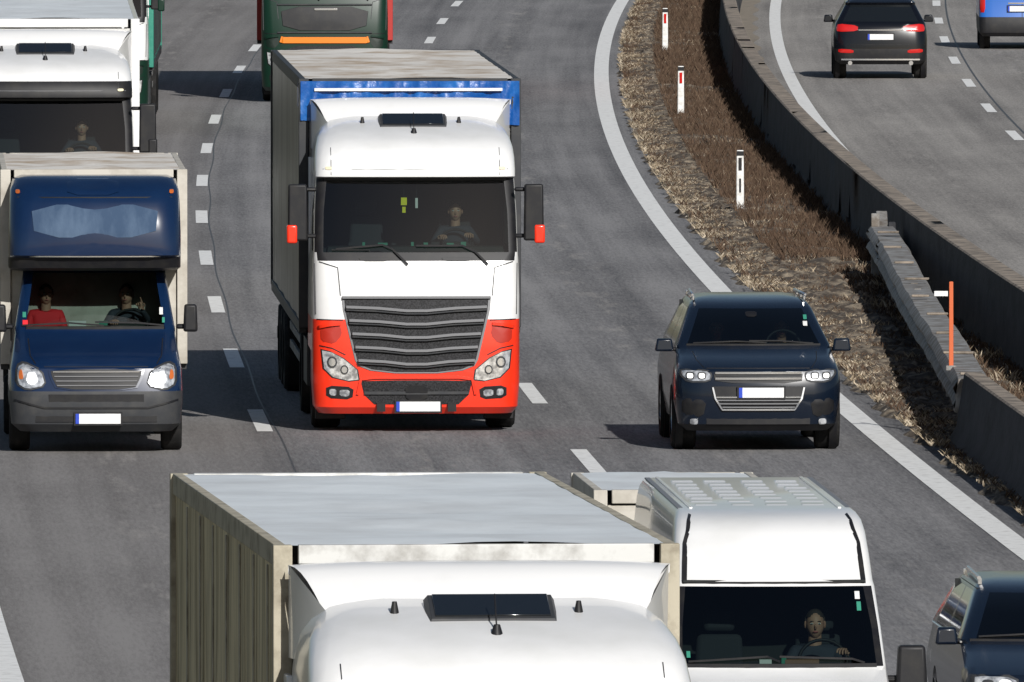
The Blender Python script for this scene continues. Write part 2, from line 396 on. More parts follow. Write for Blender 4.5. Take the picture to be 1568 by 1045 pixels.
# ------------------------------------------------------------------ trucks
def curtain_side(mb,x,y0,y1,z0,z1,m,sg,amp=.015):
    n=int((y1-y0)/.12); vs=[];fs=[]; K=4
    for i in range(n+1):
        y=y0+(y1-y0)*i/n
        for k in range(K+1):
            t=k/K; z=z0+(z1-z0)*t
            vs.append((x+sg*(amp*math.sin(y*9.1+.6*math.sin(y*2.3+t*2))*(1-.5*t)*math.sin(math.pi*min(1,t*1.05)+.15)+.008*math.sin(y*2.1)),y,z))
    for i in range(n):
        for k in range(K): o=i*(K+1)+k; fs.append((o,o+1,o+K+2,o+K+1))
    mb.add(vs,fs,m)
def trailer(parent,y0,L,W,zb,zt,front,side,roof,frame,strap=None,axles=True,topband=None,rail=None):
    h=W/2; mb=MB(); rail=rail or frame
    for sg in(-1,1): curtain_side(mb,sg*h,y0+.12,y0+L-.1,zb+.05,zt-.13,side,sg)
    mb.build('side_curtains',parent,ang=80)
    mb=MB(); n=int(L/.3); K=10; vs=[];fs=[]
    for i in range(n+1):
        y=y0+.05+(L-.1)*i/n
        for k in range(K+1):
            x=-h+.05+(W-.1)*k/K; e=min(k,K-k)/K*2
            z=zt-.005+.02*e*math.sin(y*2.4+1)+.012*math.sin(y*5.3+x*3)*e+random.uniform(-.004,.004)
            vs.append((x,y,z))
    for i in range(n):
        for k in range(K): o=i*(K+1)+k; fs.append((o,o+1,o+K+2,o+K+1))
    mb.add(vs,fs,roof); mb.build('roof_tarpaulin',parent,ang=60)
    mb=MB()
    for sg in(-1,1):
        mb.box((sg*(h-.02),y0+L/2,zt-.07),(.07,L-.18,.14),rail); mb.box((sg*(h-.03),y0+.05,(zb+zt)/2),(.12,.1,zt-zb),rail)
        mb.box((sg*(h-.03),y0+L-.05,(zb+zt)/2),(.12,.1,zt-zb),rail); mb.box((sg*(h-.02),y0+L/2,zb),(.09,L-.2,.14),M['dkgrey'])
        if strap:
            for i in range(int(L/1.2)): mb.box((sg*(h+.022),y0+.6+i*1.2,(zb+zt)/2),(.012,.05,zt-zb-.3),strap)
    mb.box((0,y0+.06,zt-.06),(W-.26,.09,.12),frame); mb.box((0,y0+L-.05,zt-.06),(W-.26,.1,.12),frame)
    mb.box((0,y0+.08,(zb+zt)/2-.07),(W-.19,.05,zt-zb-.13),front)
    mb.box((0,y0+L-.04,(zb+zt)/2-.06),(W-.25,.05,zt-zb-.15),frame)
    for x in(-.6,-.3,.3,.6): mb.cyl((x,y0+L-.0,zb),(x,y0+L-.0,zt-.15),.02,M['galv'],n=8)
    if topband:
        for sg in(-1,1): mb.box((sg*(h-.0),y0+.75,zt-.2),(.03,1.3,.34),topband)
    mb.build('body_frame',parent,bevel=.012)
    if topband:
        mb=MB(); n=60; vs=[];fs=[]
        for i in range(n+1):
            x=-h-.01+(W+.02)*i/n
            for k in range(9):
                t=k/8; vs.append((x,y0-.03+.03*math.sin(x*15+t*5+math.sin(x*5)*2)*(math.sin(math.pi*t))+.012*math.sin(x*41+t*3),zt-.03-(.50+.03*math.sin(x*6))*t))
        for i in range(n):
            for k in range(8): o=i*9+k; fs.append((o,o+1,o+10,o+9))
        mb.add(vs,fs,topband); mb.build('tarpaulin_front_flap',parent,ang=80)
        mb=MB(); mb.box((-.02,y0-.075,zt-.13),(W-.35,.012,.035),M['white'])
        mb.build('flap_strap',parent)
    mb=MB()
    for sg in(-1,1): mb.box((sg*.45,y0+L/2,zb-.22),(.14,L-.3,.3),M['blk']); mb.box((sg*(h-.1),y0+L*.42,.62),(.04,L*.4,.1),M['galv']); mb.box((sg*(h-.1),y0+L*.42,.85),(.04,L*.4,.1),M['galv'])
    for i in range(5): mb.box((0,y0+L*.2+i*L*.13,zb-.15),(W-.2,.1,.14),M['blk'])
    if axles:
        for k in range(3):
            for sg in(-1,1): wheel(mb,sg*(h-.2),y0+L-4.6+k*1.32,.5,.36)
            mb.cyl((-h+.3,y0+L-4.6+k*1.32,.5),(h-.3,y0+L-4.6+k*1.32,.5),.07,M['blk'],n=10)
    mb.box((0,y0+L-.1,.55),(W-.1,.12,.16),M['blk'])
    mb.build('chassis',parent,bevel=.008)

CAB=[(.22,1.15,.12,.9,.25,.05),(.30,1.21,.03,.9,.25,.05),(.60,1.23,0,.9,.25,.05),(.95,1.23,.01,.92,.25,.05),(.96,1.23,.01,2.15,.25,.05),
 (1.34,1.23,.02,2.15,.24,.05),(1.6,1.23,.05,2.15,.22,.05),(2.03,1.22,.12,2.15,.18,.06),(2.13,1.21,.15,2.15,.11,.07),(2.6,1.2,.31,2.15,.11,.08),
 (3.0,1.18,.46,2.15,.13,.08),(3.02,1.19,.32,2.15,.18,.10),(3.10,1.19,.32,2.15,.22,.10),(3.24,1.185,.38,2.15,.28,.12),(3.36,1.17,.50,2.15,.32,.14),(3.47,1.14,.76,2.15,.35,.12),
 (3.57,1.08,1.1,2.14,.35,.1),(3.65,.98,1.45,2.12,.3,.1),(3.70,.78,1.7,2.1,.2,.05)]
def truck(name,X,Y,slope,lower,upper,tr,driver=True,style='a',mirror=None,visor=None,pennant=False):
    E=empty(name,(X,Y,0),-slope); B=Body(CAB,rr=.06)
    def mf(i,sg):
        if i<=4: return lower
        if i<=6: return upper
        if i==7: return M['blk'] if sg<=6 else upper
        if i in(8,9): return M['glass'] if sg<=4 else M['blk'] if sg<=7 else (M['glassdk'] if 9<=sg<=10 else upper)
        if visor and i in(10,11,12) and sg<=8: return visor
        return upper
    B.mesh('cab_shell',E,mf)
    mb=MB()
    for sg in(-1,1): wheel(mb,sg*1.04,1.42,.5,.34); wheel(mb,sg*.95,5.1,.5,.58)
    for sg in(-1,1): mb.box((sg*.4,3.8,.85),(.1,5.2,.26),M['blk']); mb.box((sg*.98,3.3,.72),(.5,1.5,.55),M['dkgrey'])
    mb.box((0,1.3,.6),(1.6,1.4,.5),M['blk']); mb.box((-.95,2.35,1.4),(.3,.25,1.5),M['blk']); mb.box((.95,2.35,1.2),(.3,.25,1.1),M['blk'])
    for sg in(-1,1): mb.box((sg*1.0,.75,.28),(.36,.1,.3),M['blk'])
    mb.build('wheels_and_chassis',E,bevel=.01)
    mb=MB()
    if style=='a':
        G0=[(-.885,1.61),(.885,1.61),(.87,1.45),(.73,.86),(.69,.79),(.55,.735),(.25,.70),(-.25,.70),(-.55,.735),(-.69,.79),(-.73,.86),(-.87,1.45)]
        G1=[(x*.965,z*.95+.055) for x,z in G0]
        patch(mb,B,G0,.012,M['grey'],it=0); patch(mb,B,G1,.02,M['wmesh'],it=0)
        for k in range(5):
            z=1.475-.158*k; w=.835-.036*k
            ribbon(mb,B,[(-w,z+.015),(-w*.55,z-.0),(-.12,z-.03),(.12,z-.03),(w*.55,z-.0),(w,z+.015)],.034,.085,M['grey'],th=.05)
            ribbon(mb,B,[(-w,z-.02),(-w*.55,z-.035),(-.12,z-.065),(.12,z-.065),(w*.55,z-.035),(w,z-.02)],.022,.06,M['dkgrey'],th=.03)
        ribbon(mb,B,[(-.88,1.60),(.88,1.60)],.03,.05,M['grey'],th=.05)
    else:
        patch(mb,B,[(-.86,1.86),(.86,1.86),(.80,1.40),(-.80,1.40)],.02,M['blk'],it=1)
        ribbon(mb,B,[(-.92,1.90),(.92,1.90)],.03,.03,M['dkgrey']); ribbon(mb,B,[(-.92,1.36),(.92,1.36)],.03,.03,M['dkgrey'])
        ribbon(mb,B,[(-.2,1.81),(.25,1.81)],.045,.04,M['silver'])
        ribbon(mb,B,[(-.86,1.23),(-.8,1.21),(.8,1.21),(.86,1.23)],.12,.03,M['orange'])
        patch(mb,B,[(-.9,1.1),(.9,1.1),(.8,.5),(-.8,.5)],.02,M['wmesh'],it=1)
    mb.build('grille',E,bevel=.004,ang=50)
    mb=MB()
    patch(mb,B,[(-.66,.61),(-.25,.62),(.25,.62),(.66,.61),(.62,.45),(.50,.335),(-.50,.335),(-.62,.45)],.008,M['wmesh'],it=0)
    ribbon(mb,B,[(-.62,.47),(.62,.47)],.035,.03,M['dkgrey']); ribbon(mb,B,[(-.70,.45),(-.66,.635),(-.5,.655),(.5,.655),(.66,.635),(.70,.45)],.03,.03,lower)
    patch(mb,B,[(-.14,.56),(.14,.56),(.12,.38),(-.12,.38)],.03,M['blk'],it=1)
    patch(mb,B,[(.74,.54),(1.07,.56),(1.07,.41),(.76,.39)],.006,M['blk'],True,it=1)
    patch(mb,B,[(.79,.505),(.91,.51),(.91,.435),(.80,.425)],.014,M['lens'],True,it=1)
    patch(mb,B,[(.95,.515),(1.03,.52),(1.03,.445),(.95,.435)],.014,M['lens'],True,it=1)
    H0=[(1.135,.99),(1.02,.965),(.86,.885),(.69,.745),(.67,.62),(.80,.605),(1.0,.65),(1.11,.76)]
    H1=[(x*.93+.065 if x<.9 else x*.985,z*.93+.053) for x,z in H0]
    patch(mb,B,H0,.006,M['blk'],True,it=0); patch(mb,B,H1,.014,M['lens'],True,it=0)
    for cx,cz,r in((1.0,.835,.062),(.855,.745,.05)):
        ci=[(cx+r*math.cos(a*math.pi/5),cz+r*1.15*math.sin(a*math.pi/5)) for a in range(10)]
        patch(mb,B,ci,.022,M['dkgrey'],True,it=0,K=2); patch(mb,B,[(cx+(x-cx)*.68,cz+(z-cz)*.68) for x,z in ci],.03,M['silver'],True,it=0,K=2)
    ribbon(mb,B,[(1.15,1.03),(1.0,1.0),(.84,.92)],.012,.004,M['blk'],True)
    ribbon(mb,B,[(.87,1.33),(1.0,1.335),(1.18,1.34)],.012,.004,M['blk'],True)
    patch(mb,B,[(.90,1.27),(1.14,1.24),(1.13,1.08),(.97,1.05),(.88,1.16)],.004,mat('recess_shade',tuple(c*.45 for c in lower.node_tree.nodes['Principled BSDF'].inputs['Base Color'].default_value[:3]),.5),True,it=1)  # shoulder recess: its shade painted in as a darkened copy of the lower colour
    ribbon(mb,B,[(.90,1.29),(1.02,1.28),(1.16,1.25)],.035,.035,lower,True)
    plate(mb,B,.02,.31,off=.04)
    mb.box((-.42+.0,.0,.30),(.10,.05,.1),M['blk']); mb.box((.42,.0,.30),(.1,.05,.1),M['blk'])
    mb.build('bumper_and_headlamps',E,ang=50)
    mb=MB()
    for sg in(-1,1):
        ribbon(mb,B,[(sg*1.15,2.02),(sg*.93,1.95),(sg*.90,1.62)],.012,.004,M['dkgrey'])
        ribbon(mb,B,[(sg*1.20,2.0),(sg*1.19,1.4)],.012,.004,M['dkgrey'],n=3)
        ribbon(mb,B,[(sg*1.0,3.04),(sg*1.0,3.36)],.007,.003,M['dkgrey'],n=4)
        patch(mb,B,[(sg*.68,2.075),(sg*.30,2.075),(sg*.32,2.03),(sg*.66,2.03)],.012,M['blk'],it=1)
    ribbon(mb,B,[(-1.1,3.11),(1.1,3.11)],.008,.003,M['grey'],th=.01)
    ribbon(mb,B,[(-.95,2.17),(-.4,2.22),(-.28,2.17),(-.1,1.99)],.022,.04,M['blk'],th=.02); ribbon(mb,B,[(.0,2.21),(.55,2.21),(.7,2.14),(.85,1.99)],.022,.04,M['blk'],th=.02)
    ribbon(mb,B,[(-1.0,2.16),(-.55,2.16)],.012,.03,M['blk'],th=.02); ribbon(mb,B,[(.1,2.2),(.5,2.2)],.012,.03,M['blk'],th=.02)
    ribbon(mb,B,[(-1.08,2.985),(1.08,2.985)],.03,.02,M['blk'],th=.02)
    patch(mb,B,[(.99,3.14),(1.07,3.14),(1.07,3.105),(.99,3.105)],.01,M['cream'],True,it=1)
    mb.build('wipers_and_trim',E,ang=50)
    mb=MB(); mb.box((0,1.36,3.645),(.82,.42,.05),M['dkgrey'],rot=(rad(21),0,0),top=(.94,.85)); mb.box((0,1.36,3.668),(.72,.32,.03),M['glassdk'],rot=(rad(21),0,0))
    for x in(-.6,.55): mb.cyl((x,1.4,3.60),(x,1.4,3.70),.035,M['blk'],.015,10)
    mb.cyl((0,.95,3.50),(0,.95,3.58),.045,M['blk'],.02,10); mb.cyl((0,.97,3.56),(0,1.12,3.76),.006,M['blk'],n=6)
    mb.build('roof_hatch_and_antennas',E,bevel=.015)
    mb=MB(); vs=[];fs=[]; n=24; K=6
    for i in range(n+1):
        u=-1+2*i/n
        for k in range(K+1):
            t=k/K; w=1.0+.2*t; drop=.03*abs(u)**3
            vs.append((u*w,1.62+.52*t+.08*abs(u)**2,3.615+.30*math.sin(t*math.pi/2)-drop+.025*(1-u*u)*(1-t)))
        vs.append((u*1.2,2.24,3.86-.03*abs(u)**3)); vs.append((u*1.0,2.2,3.60))
    K2=K+2
    for i in range(n):
        for k in range(K2): o=i*(K2+1)+k; fs.append((o,o+1,o+K2+2,o+K2+1))
    mb.add(vs,fs,upper)
    for sg in(-1,1): mb.add([(sg*1.0,1.62,3.4),(sg*1.0,1.7,3.62),(sg*1.19,2.2,3.88),(sg*1.19,2.32,3.88),(sg*1.19,2.32,3.3),(sg*1.17,2.1,3.3)],[(0,1,2,5),(5,2,3,4)],upper)
    mb.build('air_deflector',E,ang=40)
    mb=MB()
    for sg in(-1,1): mb.box((sg*1.2,2.22,2.2),(.04,.26,2.0),upper)
    mb.build('side_fairings',E,bevel=.01)
    mb=MB(); mr=mirror or lower
    for sg in(-1,1):
        x=sg*1.40; mb.box((x,.30,2.60),(.24,.16,.67),M['blk'],top=(.92,.9)); mb.box((sg*1.468,.292,2.345),(.125,.17,.22),mr,top=(1,1))
        mb.box((sg*1.27,.36,2.87),(.2,.07,.05),M['blk']); mb.box((sg*1.27,.36,2.32),(.2,.07,.05),M['blk'])
    mb.build('door_mirrors',E,bevel=.03,seg=3)
    if style!='lite':
        cabin(E,1.1,.33,2.2,1.25,1.3,3.0,2.0,(-.55,.5),1.9,wheelx=.5,ysl=.65)
        mb=MB()
        for i in range(9): mb.box((-.75+i*.17+random.uniform(-.04,.04),.45,2.22),(random.uniform(.03,.14),.05,random.uniform(.02,.06)),random.choice([M['paper'],M['int2'],M['greenst'],M['paper']]))
        if pennant:
            mb.box((-.13,.6,2.72),(.07,.01,.09),M['yellow']); mb.box((-.13,.6,2.62),(.04,.01,.07),M['yellow']); mb.box((.02,.6,2.7),(.03,.01,.12),M['paper'])
            mb.cyl((-.13,.6,2.75),(-.13,.62,2.95),.003,M['int2'],n=5); mb.cyl((.02,.6,2.75),(.02,.62,2.95),.003,M['int2'],n=5)
        mb.build('dashboard_items',E)
    if driver: person(E,'driver',(.5,1.2,1.82),M['darksh'],hl=(-.19,-.40,.46),hr=(.17,-.40,.48))
    trailer(E,*tr)
    return E
truck('articulated_lorry',-1.13,216.3,-.038,M['red'],M['white'],(2.4,13.6,2.6,1.15,4.13,M['frame'],M['curtain'],M['roofdirty'],M['dkgrey'],None,True,M['bluetarp']),pennant=True)
truck('articulated_lorry',-.01,112.2,-.088,M['white'],M['white'],(2.4,9.4,2.5,1.15,4.0,M['frame'],M['olive'],M['roofgrey'],M['frame'],M['oliveframe'],True,None,M['oliveframe']),driver=True)
truck('articulated_lorry',-6.38,250,-.028,M['white'],M['white'],(2.4,13.6,2.55,1.15,4.05,M['frame'],M['white'],M['roofgrey'],M['white'],None),visor=M['blk'],mirror=M['blk'])
truck('articulated_lorry',-3.64,355.2,-.0085,M['green'],M['green'],(2.4,13.6,2.6,1.15,4.0,M['redtarp'],M['redtarp'],M['roofgrey'],M['redtarp'],None),driver=False,style='g')
truck('articulated_lorry',-7.90,335,-.008,M['green'],M['white'],(2.4,13.6,2.55,1.15,4.0,M['teal'],M['teal'],M['roofgrey'],M['teal'],M['dkgrey']),driver=False,style='g')

# ------------------------------------------------------------------ box van (navy)
def box_van():
    E=empty('box_van',(-4.80,211,0),.036)
    R=[(.25,.88,.14,2.6,.25,.06),(.34,.98,.04,2.6,.25,.08),(.58,1.0,0,2.6,.28,.08),(.72,1.0,.02,2.6,.28,.08),(.98,.99,.07,2.6,.28,.10),(1.08,.97,.25,2.6,.28,.10),(1.2,.95,.55,2.6,.25,.10),(1.34,.93,.92,2.6,.2,.10),(1.40,.93,1.02,2.6,.12,.12),
       (1.7,.88,1.35,2.6,.12,.12),(2.03,.83,1.72,2.6,.12,.12),(2.08,.8,1.85,2.6,.15,.1),(2.12,.7,2.1,2.6,.15,.1)]
    B=Body(R)
    def mf(i,s):
        if i<3: return M['dkgrey']
        if i in(8,9): return M['glass'] if s<=4 else M['navy'] if s<9 or s>10 else M['glassdk']
        return M['navy']
    B.mesh('cab_shell',E,mf)
    mb=MB()
    patch(mb,B,[(-.56,.99),(.56,.99),(.54,.88),(.46,.73),(-.46,.73),(-.54,.88)],.012,M['navy'],it=1)
    patch(mb,B,[(-.53,.972),(.53,.972),(.51,.88),(.44,.745),(-.44,.745),(-.51,.88)],.02,M['blk'],it=1)
    for k in range(4): ribbon(mb,B,[(-.50+.015*k,.945-.052*k),(.50-.015*k,.945-.052*k)],.012,.035,M['silver'] if k==0 else M['grey'])
    patch(mb,B,[(.57,.78),(.62,.97),(.84,1.07),(.93,1.02),(.94,.80),(.80,.72)],.008,M['dkgrey'],True,it=1)
    patch(mb,B,[(.59,.79),(.64,.955),(.83,1.045),(.91,1.0),(.91,.81),(.80,.745)],.016,M['lens'],True,it=1)
    patch(mb,B,[(.67,.84),(.71,.94),(.79,.94),(.81,.83),(.74,.79)],.026,M['lamp'],True,it=2)
    patch(mb,B,[(.84,.86),(.86,.98),(.895,.95),(.895,.86)],.024,M['amber'],True,it=1)
    ribbon(mb,B,[(-.95,.62),(-.6,.53),(.6,.53),(.95,.62)],.02,.012,M['blk']); ribbon(mb,B,[(-.55,.64),(.55,.64)],.09,.006,M['blk'])
    ribbon(mb,B,[(-.7,.40),(.7,.40)],.07,.006,M['blk'])
    plate(mb,B,.02,.405,off=.03)
    ribbon(mb,B,[(-.85,1.44),(-.3,1.47),(.1,1.44)],.018,.03,M['blk']); ribbon(mb,B,[(0.0,1.48),(.5,1.47),(.8,1.44)],.018,.03,M['blk'])
    ribbon(mb,B,[(-.8,1.405),(.8,1.405)],.05,.01,M['blk']); 
    ribbon(mb,B,[(.70,1.03),(.76,1.12),(.78,1.30)],.012,.004,M['blk'],True); ribbon(mb,B,[(-.6,1.0),(.6,1.0)],.01,.004,M['blk'])
    patch(mb,B,[(-.84,1.50),(-.78,1.50),(-.78,1.43),(-.84,1.43)],.008,M['redsh'],it=0); patch(mb,B,[(-.84,1.59),(-.80,1.59),(-.80,1.53),(-.84,1.53)],.008,M['greenst'],it=0)
    patch(mb,B,[(.75,1.64),(.79,1.64),(.79,1.56),(.75,1.56)],.008,M['paper'],it=0); patch(mb,B,[(.78,1.53),(.81,1.53),(.81,1.47),(.78,1.47)],.008,M['greenst'],it=0)
    mb.build('grille_and_headlamps',E,ang=50)
    mb=MB()
    for sg in(-1,1): mb.box((sg*1.11,1.25,1.52),(.17,.13,.32),M['blk'],top=(.85,.9)); mb.box((sg*1.02,1.3,1.42),(.16,.06,.06),M['blk'])
    mb.build('door_mirrors',E,bevel=.04,seg=3)
    mb=MB()
    for sg in(-1,1): wheel(mb,sg*.88,1.0,.35,.24); wheel(mb,sg*.88,5.0,.35,.3)
    for sg in(-1,1): mb.box((sg*.4,4.4,.6),(.1,6.5,.18),M['blk'])
    mb.box((0,1.2,.4),(1.5,1.4,.2),M['blk']); mb.build('wheels_and_chassis',E,bevel=.01)
    N=Body([(2.06,.96,1.5,2.6,.2,.05),(2.10,1.0,1.28,2.6,.2,.06),(2.22,1.0,1.22,2.6,.2,.06),(2.25,1.0,1.12,2.6,.22,.08),(2.5,1.0,1.10,2.6,.25,.1),(2.85,.99,1.2,2.6,.28,.1),(3.0,.98,1.32,2.6,.3,.1),(3.12,.95,1.6,2.6,.3,.08),(3.16,.85,1.9,2.6,.2,.05)])
    N.mesh('sleeper_pod',E,lambda i,s: M['blk'] if i in(0,1) else M['navy'])
    mb=MB(); ribbon(mb,N,[(-.98,2.24),(.98,2.24)],.018,.01,M['silver'])
    patch(mb,N,[(-.74,2.84),(.74,2.84),(.70,2.46),(-.70,2.46)],.01,M['podwin'],it=1)
    patch(mb,N,[(-.32,3.13),(.28,3.13),(.28,2.95),(-.32,2.95)],.012,M['navy'],it=1)
    patch(mb,N,[(.87,3.01),(.92,3.01),(.92,2.965),(.87,2.965)],.012,M['amber'],True,it=1)
    ribbon(mb,N,[(-.9,2.92),(.9,2.92)],.014,.006,M['blk'])
    mb.build('pod_trim',E,ang=50)
    trailer(E,2.1,6.3,2.12,.95,3.22,M['beige'],M['curtain'],M['roofdirty'],M['beige'],None,False)
    cabin(E,.88,1.25,1.42,2.15,.8,2.05,2.5,(-.5,.0,.42),1.02,wheelx=.42,ysl=1.9)
    person(E,'passenger',(-.56,2.08,1.0),M['redsh'],hl=(-.12,-.35,.2),hr=(.12,-.36,.2),turn=.1,hair=M['hair'])
    person(E,'driver',(.38,2.08,1.0),M['darksh'],hl=(-.17,-.42,.45),hr=(.17,-.40,.60),turn=-.2,point=True)
    mb=MB(); mb.box((-.2,1.45,1.45),(.2,.12,.06),M['paper']); mb.box((.1,1.5,1.45),(.1,.1,.05),M['greenst']); mb.box((-.45,1.45,1.45),(.12,.08,.05),M['redsh']); mb.build('dashboard_items',E)
box_van()

# ------------------------------------------------------------------ cars
def car_common(E,B,mirror,wb,wr=.36,ww=.25,mz=1.05,my=1.25,track=.82,mirw=.2):
    mb=MB()
    for sg in(-1,1):
        for y in wb:
            wheel(mb,sg*(track),y,wr,ww)
            w=B.W(wr)
            mb.cyl((sg*(w-.08),y,wr+.02),(sg*(w+.004),y,wr+.02),wr+.055,M['blk'],n=28)
    mb.build('wheels',E)
    mb=MB()
    for sg in(-1,1):
        x=sg*(B.W(mz)+mirw*.62); mb.box((x,my,mz+.02),(mirw,.12,.15),mirror,top=(.8,.8)); mb.box((sg*(B.W(mz)+.03),my+.03,mz-.03),(.12,.06,.05),M['blk'])
    mb.build('door_mirrors',E,bevel=.035,seg=3)
def suv():
    E=empty('suv_car',(2.855,211.4,0),.037)
    R=[(.24,.82,.16,4.6,.25,.08),(.32,.92,.06,4.7,.3,.10),(.58,.96,0,4.76,.32,.12),(.80,.965,.02,4.76,.32,.12),(.93,.95,.06,4.72,.32,.13),(1.0,.93,.22,4.7,.32,.12),(1.08,.91,.65,4.68,.28,.1),(1.15,.90,1.08,4.66,.22,.1),(1.19,.895,1.15,4.62,.12,.12),
       (1.4,.80,1.55,4.4,.12,.12),(1.59,.72,1.92,4.2,.12,.12),(1.65,.68,2.12,4.1,.16,.1),(1.69,.60,2.45,4.0,.2,.08),(1.71,.45,2.8,3.8,.2,.05)]
    B=Body(R)
    def mf(i,s):
        if i==0: return M['blk']
        if i in(8,9): return M['glass'] if s<=4 else M['dkmet'] if s<9 else M['glassdk'] if s in(9,10,12,16,17,18,19,20) else M['dkmet']
        return M['dkmet']
    B.mesh('body_shell',E,mf)
    mb=MB()
    patch(mb,B,[(-.52,.93),(.52,.93),(.50,.80),(-.50,.80)],.01,M['blk'],it=1)
    for z in(.915,.85): ribbon(mb,B,[(-.50,z),(.50,z)],.024,.03,M['silver'])
    ribbon(mb,B,[(-.49,.885),(.49,.885)],.012,.02,M['dkgrey'])
    patch(mb,B,[(.53,.90),(.58,.955),(.90,.96),(.92,.90),(.82,.80),(.56,.81)],.008,M['dkgrey'],True,it=1)
    patch(mb,B,[(.55,.895),(.60,.94),(.88,.945),(.89,.90),(.80,.82),(.57,.83)],.015,M['lens'],True,it=1)
    for x in(.655,.79): patch(mb,B,[(x-.05,.925),(x+.05,.925),(x+.05,.845),(x-.05,.845)],.022,M['dkgrey'],True,it=2); patch(mb,B,[(x-.033,.91),(x+.033,.91),(x+.033,.855),(x-.033,.855)],.03,M['lamp'],True,it=2)
    patch(mb,B,[(-.54,.76),(.54,.76),(.52,.62),(.42,.49),(-.42,.49),(-.52,.62)],.01,M['blk'],it=0)
    for z,w in((.60,.49),(.56,.46),(.52,.42)): ribbon(mb,B,[(-w,z),(w,z)],.012,.03,M['grey'])
    ribbon(mb,B,[(-.53,.75),(-.50,.62),(-.42,.49),(.42,.49),(.50,.62),(.53,.75)],.018,.03,M['silver'])
    ribbon(mb,B,[(-.49,.635),(.49,.635)],.016,.03,M['silver'])
    patch(mb,B,[(.60,.60),(.88,.63),(.88,.44),(.64,.40)],.006,M['blk'],True,it=1); 
    patch(mb,B,[(.70,.385),(.79,.385),(.79,.315),(.70,.315)],.02,M['lens'],True,it=2)
    ribbon(mb,B,[(-.6,.36),(.6,.36)],.08,.006,M['blk'])
    plate(mb,B,.03,.69,off=.045)
    ribbon(mb,B,[(-.7,1.215),(-.2,1.235),(.15,1.22)],.014,.02,M['blk']); ribbon(mb,B,[(-.05,1.24),(.3,1.24),(.7,1.21)],.014,.02,M['blk']); ribbon(mb,B,[(-.78,1.19),(.78,1.19)],.035,.008,M['blk'])
    patch(mb,B,[(.61,1.52),(.65,1.52),(.65,1.47),(.61,1.47)],.008,M['greenst'],it=0); patch(mb,B,[(.60,1.45),(.65,1.45),(.65,1.40),(.60,1.40)],.008,M['paper'],it=0)
    patch(mb,B,[(-.07,1.56),(.07,1.56),(.06,1.50),(-.06,1.50)],.006,M['blk'],it=1)
    ribbon(mb,B,[(.62,.965),(.70,1.05),(.72,1.13)],.01,.004,M['blk'],True); ribbon(mb,B,[(-.6,.965),(.6,.965)],.01,.004,M['blk'])
    mb.build('grille_and_headlamps',E,ang=50)
    mb=MB()
    for sg in(-1,1):
        mb.cyl((sg*.66,2.3,1.735),(sg*.62,4.0,1.73),.02,M['silver'],n=8)
        for y in(2.35,3.1,3.95): mb.box((sg*.65,y,1.70),(.03,.08,.06),M['silver'])
    mb.build('roof_rails',E,bevel=.008)
    car_common(E,B,M['dkmet'],(.95,3.85),wr=.385,ww=.28,mz=1.17,my=1.35,track=.835,mirw=.22)
    cabin(E,.74,1.3,1.16,2.35,.5,1.62,3.9,(-.38,.38),.62,wheelx=.38,ysl=2.2)
    person(E,'driver',(.38,2.3,.58),M['greysh'],hl=(-.17,-.42,.46),hr=(.17,-.42,.46)); person(E,'passenger',(-.38,2.3,.58),M['redsh'],hl=(-.1,-.35,.2),hr=(.1,-.35,.2),long=True)
suv()
